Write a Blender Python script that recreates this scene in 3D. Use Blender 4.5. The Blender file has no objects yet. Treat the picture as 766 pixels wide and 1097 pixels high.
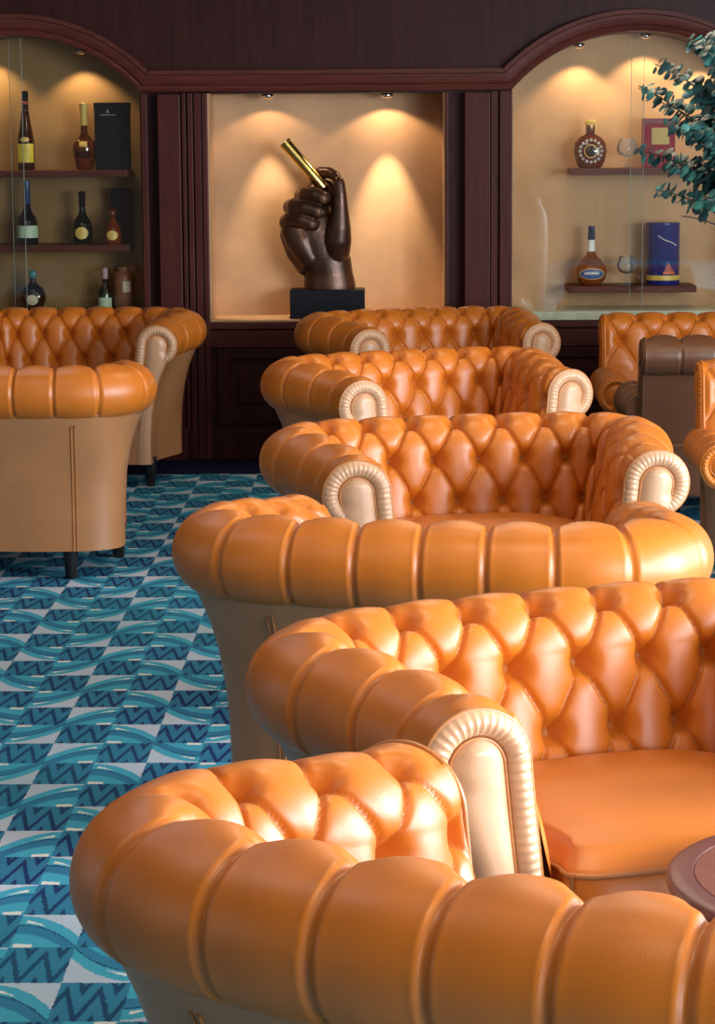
import bpy, bmesh, math, random
import numpy as np
from mathutils import Vector, Matrix

PI = math.pi
SC = bpy.context.scene
COL = SC.collection
random.seed(7)

# ------------------------------------------------------------------ camera
cam_d = bpy.data.cameras.new('camera')
cam = bpy.data.objects.new('camera', cam_d)
COL.objects.link(cam)
F_PX, TILT = 2700.0, math.atan((548.5 - 141.0) / 2700.0)
cam_d.sensor_fit = 'VERTICAL'
cam_d.sensor_height = 36.0
cam_d.sensor_width = 36.0
cam_d.lens = F_PX * 36.0 / 1097.0
cam_d.clip_start = 0.05
cam.matrix_world = (Matrix.Translation((0, 0, 1.47)) @ Matrix.Rotation(math.radians(0.785), 4, 'Z')
                    @ Matrix.Rotation(PI / 2 - TILT, 4, 'X') @ Matrix.Rotation(math.radians(-0.4), 4, 'Z'))
SC.camera = cam

# ------------------------------------------------------------------ world, light, exposure
world = bpy.data.worlds.new('world')
SC.world = world
world.use_nodes = True
bg = world.node_tree.nodes['Background']
bg.inputs[0].default_value = (1.0, 0.86, 0.72, 1)
bg.inputs[1].default_value = 0.045
SC.view_settings.view_transform = 'Standard'
SC.view_settings.look = 'None'
SC.view_settings.gamma = 1.0
SC.view_settings.use_curve_mapping = False
SC.view_settings.exposure = 0.0
SC.cycles.use_denoising = True
SC.cycles.max_bounces = 8
SC.cycles.sample_clamp_indirect = 6.0


def area_light(name, loc, target, sx, sy, power, color):
    d = bpy.data.lights.new(name, 'AREA')
    d.shape = 'RECTANGLE'
    d.size, d.size_y, d.energy, d.color = sx, sy, power, color
    o = bpy.data.objects.new(name, d)
    COL.objects.link(o)
    o.location = loc
    o.rotation_euler = (Vector(target) - Vector(loc)).to_track_quat('-Z', 'Y').to_euler()
    return o


def spot_light(name, loc, target, power, color, size, blend, rad=0.02):
    d = bpy.data.lights.new(name, 'SPOT')
    d.energy, d.color, d.spot_size, d.spot_blend, d.shadow_soft_size = power, color, size, blend, rad
    o = bpy.data.objects.new(name, d)
    COL.objects.link(o)
    o.location = loc
    o.rotation_euler = (Vector(target) - Vector(loc)).to_track_quat('-Z', 'Y').to_euler()
    return o


WARM = (1.0, 0.72, 0.42)
DAY = (0.86, 0.93, 1.0)
WIN_Y = (-4.2, -1.5, 1.2, 3.9, 6.6)
WIN_W = (190, 220, 400, 430, 140)
WIN_X = 4.2
for wy, wp in zip(WIN_Y, WIN_W):                     # daylight through the windows of the right wall
    area_light('window_daylight', (WIN_X - 0.03, wy, 1.45), (0, wy, 1.45), 1.9, 2.0, wp, DAY)
for wy in (1.6, 5.4):                                # and through two windows of the left wall
    area_light('window_daylight', (-4.97, wy, 1.45), (0, wy, 1.2), 0.6, 2.0, 9, DAY)
for dx, dy in ((0.3, 8.8), (0.3, 6.4), (0.2, 4.0), (0.3, 2.0), (1.6, 7.6)):     # warm ceiling light panels over the chairs
    area_light('overhead_light', (dx, dy, 2.57), (dx, dy, 0), 0.6, 0.6, 12, (1.0, 0.78, 0.55))
for dx, dy in ((-1.5, 9.0), (-1.5, 7.0), (-1.4, 5.0), (-1.2, 3.2)):            # unseen cool fill lights, added to brighten the aisle carpet
    area_light('overhead_light', (dx, dy, 2.57), (dx, dy, 0), 0.6, 0.6, 4.5, (0.88, 0.94, 1.0))


# ------------------------------------------------------------------ node helpers
class X:
    """A socket or a number with arithmetic that makes Math nodes."""
    nt = None

    def __init__(s, v):
        s.v = v

    @staticmethod
    def op(o, *a):
        n = X.nt.nodes.new('ShaderNodeMath')
        n.operation = o
        for i, q in enumerate(a):
            q = q.v if isinstance(q, X) else q
            if isinstance(q, (int, float)):
                n.inputs[i].default_value = q
            else:
                X.nt.links.new(q, n.inputs[i])
        return X(n.outputs[0])

    def __add__(s, o): return X.op('ADD', s, o)
    def __radd__(s, o): return X.op('ADD', o, s)
    def __sub__(s, o): return X.op('SUBTRACT', s, o)
    def __rsub__(s, o): return X.op('SUBTRACT', o, s)
    def __mul__(s, o): return X.op('MULTIPLY', s, o)
    def __rmul__(s, o): return X.op('MULTIPLY', o, s)
    def __truediv__(s, o): return X.op('DIVIDE', s, o)
    def __gt__(s, o): return X.op('GREATER_THAN', s, o)
    def __lt__(s, o): return X.op('LESS_THAN', s, o)
    def floor(s): return X.op('FLOOR', s)
    def fract(s): return X.op('FRACT', s)
    def mod(s, o): return X.op('FLOORED_MODULO', s, o)
    def ping(s, o): return X.op('PINGPONG', s, o)
    def pick(s, a, b): return s * a + (1 - s) * b        # s is 0 or 1


def mixc(f, a, b):
    n = X.nt.nodes.new('ShaderNodeMix')
    n.data_type = 'RGBA'
    for k, q in ((0, f), (6, a), (7, b)):
        q = q.v if isinstance(q, X) else q
        if isinstance(q, tuple):
            n.inputs[k].default_value = (*q, 1)
        elif isinstance(q, (int, float)):
            n.inputs[k].default_value = q
        else:
            X.nt.links.new(q, n.inputs[k])
    return n.outputs[2]


def new_mat(name):
    m = bpy.data.materials.new(name)
    m.use_nodes = True
    X.nt = m.node_tree
    return m, m.node_tree, m.node_tree.nodes['Principled BSDF']


def noise(scale, detail=3, rough=0.5, stretch=None, coord='Object', dist=0.0):
    nt = X.nt
    tc = nt.nodes.new('ShaderNodeTexCoord')
    n = nt.nodes.new('ShaderNodeTexNoise')
    n.inputs['Scale'].default_value = scale
    n.inputs['Detail'].default_value = detail
    n.inputs['Roughness'].default_value = rough
    n.inputs['Distortion'].default_value = dist
    if stretch:
        mp = nt.nodes.new('ShaderNodeMapping')
        mp.inputs['Scale'].default_value = stretch
        nt.links.new(tc.outputs[coord], mp.inputs[0])
        nt.links.new(mp.outputs[0], n.inputs[0])
    else:
        nt.links.new(tc.outputs[coord], n.inputs[0])
    return n.outputs[0]


def ramp(fac, stops):
    r = X.nt.nodes.new('ShaderNodeValToRGB')
    while len(r.color_ramp.elements) < len(stops):
        r.color_ramp.elements.new(0.5)
    for e, (p, c) in zip(r.color_ramp.elements, stops):
        e.position, e.color = p, (*c, 1)
    X.nt.links.new(fac, r.inputs[0])
    return r.outputs[0]


def bump(height, strength, distance, bsdf):
    b = X.nt.nodes.new('ShaderNodeBump')
    b.inputs['Strength'].default_value = strength
    b.inputs['Distance'].default_value = distance
    X.nt.links.new(height, b.inputs['Height'])
    X.nt.links.new(b.outputs[0], bsdf.inputs['Normal'])


def simple(name, col, rough=0.5, metal=0.0, spec=0.5, var=0.12, scale=30, coat=0.0):
    m, nt, b = new_mat(name)
    n = noise(scale, 3)
    d = tuple(max(0, c * (1 - var)) for c in col)
    l = tuple(c * (1 + var) for c in col)
    nt.links.new(ramp(n, ((0.3, d), (0.7, l))), b.inputs['Base Color'])
    b.inputs['Roughness'].default_value = rough
    b.inputs['Metallic'].default_value = metal
    b.inputs['Specular IOR Level'].default_value = spec
    b.inputs['Coat Weight'].default_value = coat
    return m


def leather(name, col, rough=0.36):
    m, nt, b = new_mat(name)
    n1 = noise(5.0, 4, 0.55)
    a = tuple(c * 0.88 for c in col)
    z = tuple(min(1, c * 1.10) for c in col)
    nt.links.new(ramp(n1, ((0.32, a), (0.68, z))), b.inputs['Base Color'])
    b.inputs['Roughness'].default_value = rough
    b.inputs['Specular IOR Level'].default_value = 0.6
    b.inputs['Sheen Weight'].default_value = 0.02
    b.inputs['Sheen Roughness'].default_value = 0.4
    n2 = noise(420.0, 2, 0.6)
    bump(n2, 0.10, 0.002, b)
    return m


def wood(name, c0, c1, rough=0.42, stretch=(14, 14, 0.9), coat=0.0):
    m, nt, b = new_mat(name)
    n = noise(4.0, 6, 0.62, stretch, dist=0.4)
    nt.links.new(ramp(n, ((0.28, c0), (0.72, c1))), b.inputs['Base Color'])
    b.inputs['Roughness'].default_value = rough
    b.inputs['Coat Weight'].default_value = coat
    b.inputs['Coat Roughness'].default_value = 0.2
    b.inputs['Specular IOR Level'].default_value = 0.16
    bump(n, 0.06, 0.004, b)
    return m


def clear_glass(name, tint=(1, 1, 1), gloss=1.0, milky=0.0):
    m = bpy.data.materials.new(name)
    m.use_nodes = True
    nt = m.node_tree
    nt.nodes.clear()
    out = nt.nodes.new('ShaderNodeOutputMaterial')
    mix = nt.nodes.new('ShaderNodeMixShader')
    tr = nt.nodes.new('ShaderNodeBsdfTransparent')
    gl = nt.nodes.new('ShaderNodeBsdfGlossy')
    fr = nt.nodes.new('ShaderNodeFresnel')
    fr.inputs[0].default_value = 1.5
    tr.inputs[0].default_value = (*tint, 1)
    gl.inputs[0].default_value = (gloss, gloss, gloss, 1)
    gl.inputs['Roughness'].default_value = 0.015
    nt.links.new(fr.outputs[0], mix.inputs[0])
    nt.links.new(tr.outputs[0], mix.inputs[1])
    nt.links.new(gl.outputs[0], mix.inputs[2])
    last = mix
    if milky:
        df = nt.nodes.new('ShaderNodeBsdfDiffuse')
        df.inputs[0].default_value = (0.9, 0.92, 0.95, 1)
        m2 = nt.nodes.new('ShaderNodeMixShader')
        m2.inputs[0].default_value = milky
        nt.links.new(mix.outputs[0], m2.inputs[1])
        nt.links.new(df.outputs[0], m2.inputs[2])
        fr.inputs[0].default_value = 1.25
        last = m2
    nt.links.new(last.outputs[0], out.inputs[0])
    return m


def liquor(name, col, rough=0.06):
    m, nt, b = new_mat(name)
    n = noise(12.0, 2)
    nt.links.new(ramp(n, ((0.3, tuple(c * 0.8 for c in col)), (0.7, col))), b.inputs['Base Color'])
    b.inputs['Roughness'].default_value = rough
    b.inputs['Transmission Weight'].default_value = 0.55
    b.inputs['IOR'].default_value = 1.4
    b.inputs['Coat Weight'].default_value = 0.6
    return m


LEATHER = leather('saddle_leather', (0.53, 0.142, 0.009), 0.39)
LEATHER_BACK = leather('tan_back_leather', (0.41, 0.180, 0.070), 0.40)
LEATHER_LIT = leather('lit_arm_leather', (0.56, 0.315, 0.175), 0.36)  # arm fronts paled: window light on them is put into the colour
LEATHER_SHADED = leather('shaded_leather', (0.135, 0.050, 0.020), 0.38)  # darkened copy of the saddle leather, shade put into its colour
PIPE = leather('piping_leather', (0.42, 0.15, 0.035), 0.34)
BTN = simple('button_leather', (0.36, 0.105, 0.018), 0.6, spec=0.25)
LEG = simple('dark_leg_wood', (0.012, 0.008, 0.008), 0.35)
MAHOG = wood('mahogany', (0.040, 0.0095, 0.0085), (0.085, 0.019, 0.014))
MAHOG_D = wood('mahogany_dark', (0.020, 0.0042, 0.0040), (0.046, 0.0092, 0.0076))
MAHOG_T = wood('mahogany_trim', (0.060, 0.014, 0.011), (0.120, 0.028, 0.018), stretch=(0.9, 14, 14))
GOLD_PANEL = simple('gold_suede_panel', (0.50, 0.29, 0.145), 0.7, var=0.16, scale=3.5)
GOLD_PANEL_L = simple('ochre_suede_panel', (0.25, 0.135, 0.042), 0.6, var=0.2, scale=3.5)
BRASS = simple('brass', (0.75, 0.56, 0.17), 0.22, 1.0)
CHROME = simple('chrome', (0.8, 0.8, 0.8), 0.15, 1.0)
BLACK = simple('black_plinth', (0.006, 0.007, 0.011), 0.5, spec=0.15)
SILL = simple('pale_green_sill', (0.47, 0.50, 0.36), 0.25)
GLASS = clear_glass('cabinet_glass', (0.97, 0.985, 0.97))
GLASS_EDGE = simple('glass_edge', (0.20, 0.23, 0.21), 0.3)
CRYSTAL = clear_glass('crystal', (0.97, 0.98, 0.98), milky=0.07)


def bronze_mat():
    m, nt, b = new_mat('bronze')
    n = noise(7.0, 5, 0.6)
    nt.links.new(ramp(n, ((0.3, (0.030, 0.013, 0.008)), (0.7, (0.105, 0.045, 0.022)))), b.inputs['Base Color'])
    b.inputs['Metallic'].default_value = 0.55
    b.inputs['Roughness'].default_value = 0.33
    b.inputs['Specular IOR Level'].default_value = 0.7
    bump(noise(60.0, 3), 0.12, 0.004, b)
    return m


BRONZE = bronze_mat()
NAIL = simple('nail_bronze', (0.14, 0.068, 0.042), 0.3, 0.5)


# ------------------------------------------------------------------ carpet
def carpet_mat():
    m, nt, b = new_mat('woven_carpet')
    tc = nt.nodes.new('ShaderNodeTexCoord')
    sp = nt.nodes.new('ShaderNodeSeparateXYZ')
    nt.links.new(tc.outputs['Object'], sp.inputs[0])
    wob = X(noise(130.0, 3)) - 0.5
    W, D = 0.1222, 0.1945
    px, py = X(sp.outputs[0]), X(sp.outputs[1])
    u = (px + 0.704 + wob * 0.011) / W
    v = (py - 4.816 + wob * 0.011) / D
    iu, iv, fu, fv = u.floor(), v.floor(), u.fract(), v.fract()
    light = (iu + iv).mod(2.0) < 0.5                      # the cell nearer than the corner and right of it is dark
    # zigzag cell
    z = ((fv * 1.35 + 0.15) - (fu * 2.1 + 0.25).ping(0.5) * 2.1).fract()
    zig = z < 0.36
    navy, blue = (0.016, 0.038, 0.135), (0.040, 0.21, 0.37)
    dark_col = mixc(zig, blue, navy)
    # wave cell: mirrored by column so that the waves meet at the corners
    e = iu.mod(2.0)
    e2 = (iu / 2.0).floor().mod(2.0)
    cx = e.pick(1 - fu, fu)
    flip = X.op('ABSOLUTE', e - e2)
    cy = flip.pick(1 - fv, fv)
    d = cy - (0.66 * (1 - cx * cx))
    pale, cyan, mid, white = (0.56, 0.64, 0.76), (0.070, 0.42, 0.60), (0.040, 0.21, 0.39), (0.85, 0.85, 0.80)
    c = mixc(d > 0.30, cyan, pale)
    c = mixc((d < 0.02) * (d > -0.24), c, mid)
    c = mixc((d < 0.035) * (d > 0.0), c, navy)
    wh1 = (d > 0.09) * ((d + cx * 0.25) < 0.20) * (cx < 0.45) * (cx > 0.10)
    wh2 = ((cy + cx * 0.10) < 0.12) * (cx < 0.34) * (cx > 0.05) * (d < -0.30)
    c = mixc(X.op('MAXIMUM', wh1, wh2), c, white)
    colr = mixc(light, dark_col, c)
    # slow colour drift between blue and teal yarn
    dr = noise(0.9, 2)
    colr = mixc(X(ramp(dr, ((0.40, (0, 0, 0)), (0.62, (1, 1, 1))))) * 0.30, colr, (0.010, 0.17, 0.17))
    # plain dark border along the wall
    colr = mixc(py > 10.87, colr, (0.008, 0.014, 0.05))
    fl = noise(700.0, 1)
    f2 = X.nt.nodes.new('ShaderNodeMix')
    f2.data_type = 'RGBA'
    f2.blend_type = 'MULTIPLY'
    f2.inputs[0].default_value = 0.5
    nt.links.new(colr, f2.inputs[6])
    nt.links.new(ramp(fl, ((0.3, (0.7, 0.7, 0.7)), (0.7, (1.2, 1.2, 1.2)))), f2.inputs[7])
    nt.links.new(f2.outputs[2], b.inputs['Base Color'])
    b.inputs['Roughness'].default_value = 0.95
    b.inputs['Specular IOR Level'].default_value = 0.1
    bump(fl, 0.4, 0.004, b)
    return m


# ------------------------------------------------------------------ mesh helpers
def link(name, verts, faces, mat, parent=None, smooth=True):
    me = bpy.data.meshes.new(name)
    me.from_pydata([tuple(map(float, p)) for p in verts], [], [tuple(map(int, f)) for f in faces])
    me.validate()
    if smooth:
        me.polygons.foreach_set('use_smooth', [True] * len(me.polygons))
    me.materials.append(mat)
    o = bpy.data.objects.new(name, me)
    COL.objects.link(o)
    if parent:
        o.parent = parent
    return o


def link_bm(name, bm, mat, parent=None, smooth=False):
    me = bpy.data.meshes.new(name)
    bmesh.ops.recalc_face_normals(bm, faces=bm.faces)
    bm.to_mesh(me)
    bm.free()
    if smooth:
        me.polygons.foreach_set('use_smooth', [True] * len(me.polygons))
    me.materials.append(mat)
    o = bpy.data.objects.new(name, me)
    COL.objects.link(o)
    if parent:
        o.parent = parent
    return o


class MB:
    """Collects shapes into one mesh."""
    def __init__(s):
        s.v, s.f = [], []

    def add(s, vs, fs):
        n = len(s.v)
        s.v += [tuple(p) for p in vs]
        s.f += [tuple(i + n for i in f) for f in fs]
        return s

    def grid(s, P, close_u=False, close_v=False, flip=False):
        P = np.asarray(P)
        nu, nv = P.shape[:2]
        fs = []
        for i in range(nu if close_u else nu - 1):
            for j in range(nv if close_v else nv - 1):
                a, b = i * nv + j, ((i + 1) % nu) * nv + j
                c, d = ((i + 1) % nu) * nv + (j + 1) % nv, i * nv + (j + 1) % nv
                fs.append((a, d, c, b) if flip else (a, b, c, d))
        return s.add(P.reshape(-1, 3), fs)

    def tube(s, pts, r, n=8, closed=False, cap=True):
        pts = [Vector(p) for p in pts]
        rs = r if hasattr(r, '__len__') else [r] * len(pts)
        m = len(pts)
        rings, ref = [], None
        for i, p in enumerate(pts):
            if closed:
                t = pts[(i + 1) % m] - pts[i - 1]
            else:
                t = pts[min(i + 1, m - 1)] - pts[max(i - 1, 0)]
            t.normalize()
            if ref is None:
                ref = Vector((0, 0, 1)) if abs(t.z) < 0.9 else Vector((1, 0, 0))
            a = ref - t * ref.dot(t)
            a.normalize()
            b = t.cross(a)
            ref = a
            rings.append([p + (a * math.cos(q) + b * math.sin(q)) * rs[i] for q in (2 * PI * k / n for k in range(n))])
        base = len(s.v)
        s.grid(rings, close_u=closed, close_v=True)
        if cap and not closed:
            s.f.append(tuple(base + k for k in range(n))[::-1])
            s.f.append(tuple(base + (m - 1) * n + k for k in range(n)))
        return s

    def box(s, x0, x1, y0, y1, z0, z1, bev=0.0):
        bm = bmesh.new()
        bmesh.ops.create_cube(bm, size=1)
        for v in bm.verts:
            v.co = ((x0 + x1) / 2 + v.co.x * (x1 - x0), (y0 + y1) / 2 + v.co.y * (y1 - y0), (z0 + z1) / 2 + v.co.z * (z1 - z0))
        if bev:
            bmesh.ops.bevel(bm, geom=list(bm.edges), offset=bev, segments=2, affect='EDGES', profile=0.6)
        bm.verts.index_update()
        s.add([v.co[:] for v in bm.verts], [[v.index for v in f.verts] for f in bm.faces])
        bm.free()
        return s

    def lathe(s, prof, n=32, c=(0, 0, 0), sy=1.0):
        rings = [[(c[0] + r * math.cos(2 * PI * k / n), c[1] + sy * r * math.sin(2 * PI * k / n), c[2] + z) for k in range(n)] for r, z in prof]
        base = len(s.v)
        s.grid(rings, close_v=True, flip=True)
        s.f.append(tuple(base + k for k in range(n))[::-1])
        s.f.append(tuple(base + (len(prof) - 1) * n + k for k in range(n)))
        return s

    def prism(s, poly, y0, y1):
        """poly: (x, z) outline extruded in y"""
        n = len(poly)
        s.add([(x, y0, z) for x, z in poly] + [(x, y1, z) for x, z in poly],
              [tuple(range(n))[::-1], tuple(range(n, 2 * n))] + [(i, (i + 1) % n, n + (i + 1) % n, n + i) for i in range(n)])
        return s

    def build(s, name, mat, parent=None, smooth=False):
        return link(name, s.v, s.f, mat, parent, smooth)


def smooth_by_angle(o, ang=0.6):
    bm = bmesh.new()
    bm.from_mesh(o.data)
    bmesh.ops.recalc_face_normals(bm, faces=bm.faces)
    for e in bm.edges:
        if len(e.link_faces) == 2 and e.calc_face_angle(0) > ang:
            e.smooth = False
    for f in bm.faces:
        f.smooth = True
    bm.to_mesh(o.data)
    bm.free()
    return o


def tag(o, label=None, cat=None, group=None, kind=None):
    if label: o['label'] = label
    if cat: o['category'] = cat
    if group: o['group'] = group
    if kind: o['kind'] = kind
    return o


def thing(name, label, cat, loc=(0, 0, 0), rotz=0.0, group=None):
    o = bpy.data.objects.new(name, None)
    o.empty_display_size = 0.1
    COL.objects.link(o)
    o.location = loc
    o.rotation_euler = (0, 0, rotz)
    return tag(o, label, cat, group)


def copy_tree(o, parent=None):
    c = o.copy()
    COL.objects.link(c)
    c.parent = parent
    for ch in list(o.children):
        copy_tree(ch, c)
    return c


def struct(o):
    o['kind'] = 'structure'
    return o


# ------------------------------------------------------------------ room shell
YW = 11.40           # face of the panelled wall
DEEP = 0.34          # depth of niche and cabinets
ZC = 2.60
fl = link('floor', [(-6, -6, 0), (WIN_X, -6, 0), (WIN_X, YW + 0.03, 0), (-6, YW + 0.03, 0)], [(0, 1, 2, 3)], carpet_mat(), smooth=False)
struct(fl)
struct(MB().box(-6, WIN_X + 0.2, -6.2, YW + 0.6, ZC, ZC + 0.1).build('ceiling', simple('ceiling_paint', (0.22, 0.17, 0.12), 0.8)))
WALLP = simple('wall_paint', (0.16, 0.11, 0.08), 0.8)
wr = MB()
edges = [-6.0]
for wy in WIN_Y:
    edges += [wy - 0.95, wy + 0.95]
edges.append(YW + 0.1)
for i in range(0, len(edges), 2):
    wr.box(WIN_X, WIN_X + 0.2, edges[i], edges[i + 1], 0, ZC)
for wy in WIN_Y:
    wr.box(WIN_X, WIN_X + 0.2, wy - 0.95, wy + 0.95, 0, 0.45)
    wr.box(WIN_X, WIN_X + 0.2, wy - 0.95, wy + 0.95, 2.45, ZC)
struct(wr.build('wall_right', WALLP))
for k, wy in enumerate(WIN_Y):
    f = MB()
    for a, b, c, d in ((-0.95, -0.90, 0.45, 2.45), (0.90, 0.95, 0.45, 2.45), (-0.95, 0.95, 0.45, 0.50), (-0.95, 0.95, 2.40, 2.45), (-0.02, 0.02, 0.45, 2.45)):
        f.box(WIN_X + 0.03, WIN_X + 0.09, wy + a, wy + b, c, d)
    struct(f.build('window_%d' % (k + 1), simple('window_paint', (0.6, 0.58, 0.54), 0.4)))

struct(MB().box(-6, WIN_X, -6.2, -6.0, 0, ZC).build('wall_front', WALLP))

wl = MB()
for y0, y1, z0, z1 in ((-6, 1.3, 0, ZC), (1.9, 5.1, 0, ZC), (5.7, YW + 0.1, 0, ZC), (1.3, 1.9, 0, 0.45), (1.3, 1.9, 2.45, ZC), (5.1, 5.7, 0, 0.45), (5.1, 5.7, 2.45, ZC)):
    wl.box(-5.2, -5.0, y0, y1, z0, z1)
struct(wl.build('wall_left', WALLP))
for k, y0 in ((6, 1.3), (7, 5.1)):
    f = MB()
    for a, b, c, d in ((0, 0.03, 0.45, 2.45), (0.57, 0.6, 0.45, 2.45), (0, 0.6, 0.45, 0.48), (0, 0.6, 2.42, 2.45)):
        f.box(-5.12, -5.06, y0 + a, y0 + b, c, d)
    struct(f.build('window_%d' % k, simple('window_paint', (0.6, 0.58, 0.54), 0.4)))

# the panelled wall: arched openings for two cabinets, a square one for the niche
ARCH_Z, ARCH_R = 1.152, 0.752            # centre height and radius of both arches
CX_R, HW = 1.108, 0.562                  # right cabinet: centre, half width
CX_L = -1.675
NX0, NX1, NZ0, NZ1 = -0.815, 0.248, 0.623, 1.648
SILL_Z = 0.664
SPRING = ARCH_Z + math.sqrt(ARCH_R ** 2 - HW ** 2)


def arc(cx, r, hw, n=40):
    a = math.asin(min(1, hw / r))
    return [(cx + r * math.sin(t), ARCH_Z + r * math.cos(t)) for t in np.linspace(-a, a, n)]


wb = MB()
YB = YW + DEEP + 0.06
wb.prism([(-6, SPRING), (CX_L - HW, SPRING)] + arc(CX_L, ARCH_R, HW)[1:-1] + [(CX_L + HW, SPRING), (NX0, SPRING), (NX0, NZ1), (NX1, NZ1), (NX1, SPRING), (CX_R - HW, SPRING)]
         + arc(CX_R, ARCH_R, HW)[1:-1] + [(CX_R + HW, SPRING), (WIN_X, SPRING), (WIN_X, ZC), (-6, ZC)], YW, YB)
wb.box(-6, CX_L - HW, YW, YB, 0, SPRING)
wb.box(CX_L + HW, NX0, YW + 0.035, YB, 0, SPRING)
wb.box(NX1, CX_R - HW, YW + 0.035, YB, 0, SPRING)
wb.box(CX_R + HW, WIN_X, YW, YB, 0, SPRING)
wb.box(CX_L - HW, CX_L + HW, YW, YB, 0, SILL_Z - 0.04)
wb.box(NX0, NX1, YW, YB, 0, NZ0)
wb.box(CX_R - HW, CX_R + HW, YW, YB, 0, SILL_Z - 0.04)
struct(wb.build('wall_back', MAHOG_D))
# thin backing so that nothing shines through behind the joinery
struct(MB().box(-6, WIN_X, YB, YB + 0.05, 0, ZC).build('wall_behind', MAHOG_D))


def moulding_sweep(path, prof, closed=False):
    """path: (x, z) points on the wall, prof: (across, out) pairs; across runs to the left of travel"""
    P = []
    n = len(path)
    for i in range(n):
        p = np.array(path[i])
        t0 = np.array(path[i]) - np.array(path[max(i - 1, 0)])
        t1 = np.array(path[min(i + 1, n - 1)]) - np.array(path[i])
        a = t0 / (np.linalg.norm(t0) or 1)
        b = t1 / (np.linalg.norm(t1) or 1)
        if i == 0: a = b
        if i == n - 1: b = a
        na, nb = np.array([-a[1], a[0]]), np.array([-b[1], b[0]])
        m = na + nb
        m = m / (m @ m) * 2 if m @ m > 1e-6 else na
        P.append([(p[0] + m[0] * s, YW - o, p[1] + m[1] * s) for s, o in prof])
    return P


# continuous moulded trim: over both arches and straight between them
TRIMP = [(0, 0.0), (0, 0.028), (0.012, 0.034), (0.024, 0.030), (0.032, 0.040), (0.056, 0.050), (0.070, 0.050), (0.074, 0.060), (0.092, 0.060), (0.092, 0.0)]
la, ra = arc(CX_L, ARCH_R, HW), arc(CX_R, ARCH_R, HW)
path = la + ra
struct(smooth_by_angle(MB().grid(moulding_sweep(path, TRIMP)).build('trim_1', MAHOG_T), 0.4))

# base of the wall: rail below the openings, framed panels, plinth
struct(MB().box(-6, WIN_X, YW - 0.022, YW, 0.505, 0.585, 0.004).build('trim_2', MAHOG))
struct(MB().box(-6, WIN_X, YW - 0.035, YW, 0.590, 0.622, 0.006).build('trim_3', MAHOG))
struct(MB().box(-6, WIN_X, YW - 0.02, YW, 0.0, 0.13, 0.004).build('baseboard_back', MAHOG_D))
k = 4
for x0, x1 in ((NX0 + 0.03, NX1 - 0.03), (CX_L - HW + 0.02, CX_L - 0.02), (CX_L + 0.02, CX_L + HW - 0.02), (CX_R - HW + 0.02, CX_R - 0.02), (CX_R + 0.02, CX_R + HW - 0.02)):
    m = MB()
    for a, b, c, d in ((x0, x0 + 0.05, 0.16, 0.50), (x1 - 0.05, x1, 0.16, 0.50), (x0 + 0.05, x1 - 0.05, 0.455, 0.50), (x0 + 0.05, x1 - 0.05, 0.16, 0.21)):
        m.box(a, b, YW - 0.018, YW, c, d, 0.003)
    m.box(x0 + 0.09, x1 - 0.09, YW - 0.012, YW, 0.25, 0.415, 0.004)
    struct(m.build('trim_%d' % k, MAHOG_D))
    k += 1


def pilaster(x0, x1, kk):
    m = MB()
    m.box(x0, x1, YW - 0.045, YW + 0.036, 0.13, 1.640, 0.004)
    m.box(x0 - 0.012, x1 + 0.012, YW - 0.06, YW + 0.036, 0.0, 0.15, 0.004)
    struct(m.build('trim_%d' % kk, MAHOG))


pilaster(-1.035, -0.935, 20)
pilaster(0.333, 0.447, 21)
for kk, strips in ((22, ((-0.930, -0.912, 0.012), (-0.905, -0.880, 0.022), (-0.874, -0.842, 0.030), (-0.838, -0.815, 0.040))),
                   (23, ((0.451, 0.486, 0.015), (0.490, 0.546, 0.034))),
                   (24, ((-1.113, -1.085, 0.004),)),
                   (25, ((0.249, 0.262, 0.01),))):
    m = MB()
    for a, b, o in strips:
        m.box(a, b, YW - o, YW + 0.036, 0.0 if o > 0.02 else 0.02, 1.645, 0.003)
    struct(m.build('trim_%d' % kk, MAHOG))


# ------------------------------------------------------------------ niche
niche = thing('display_niche', 'square gold-lined wall niche with two spotlights that holds the bronze fist', 'niche', ((NX0 + NX1) / 2, YW, NZ0))


def W2L(o, x, y, z):
    return (x - o.location.x, y - o.location.y, z - o.location.z)


def lbox(mb, o, x0, x1, y0, y1, z0, z1, bev=0.0):
    l = o.location
    return mb.box(x0 - l.x, x1 - l.x, y0 - l.y, y1 - l.y, z0 - l.z, z1 - l.z, bev)


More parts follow.
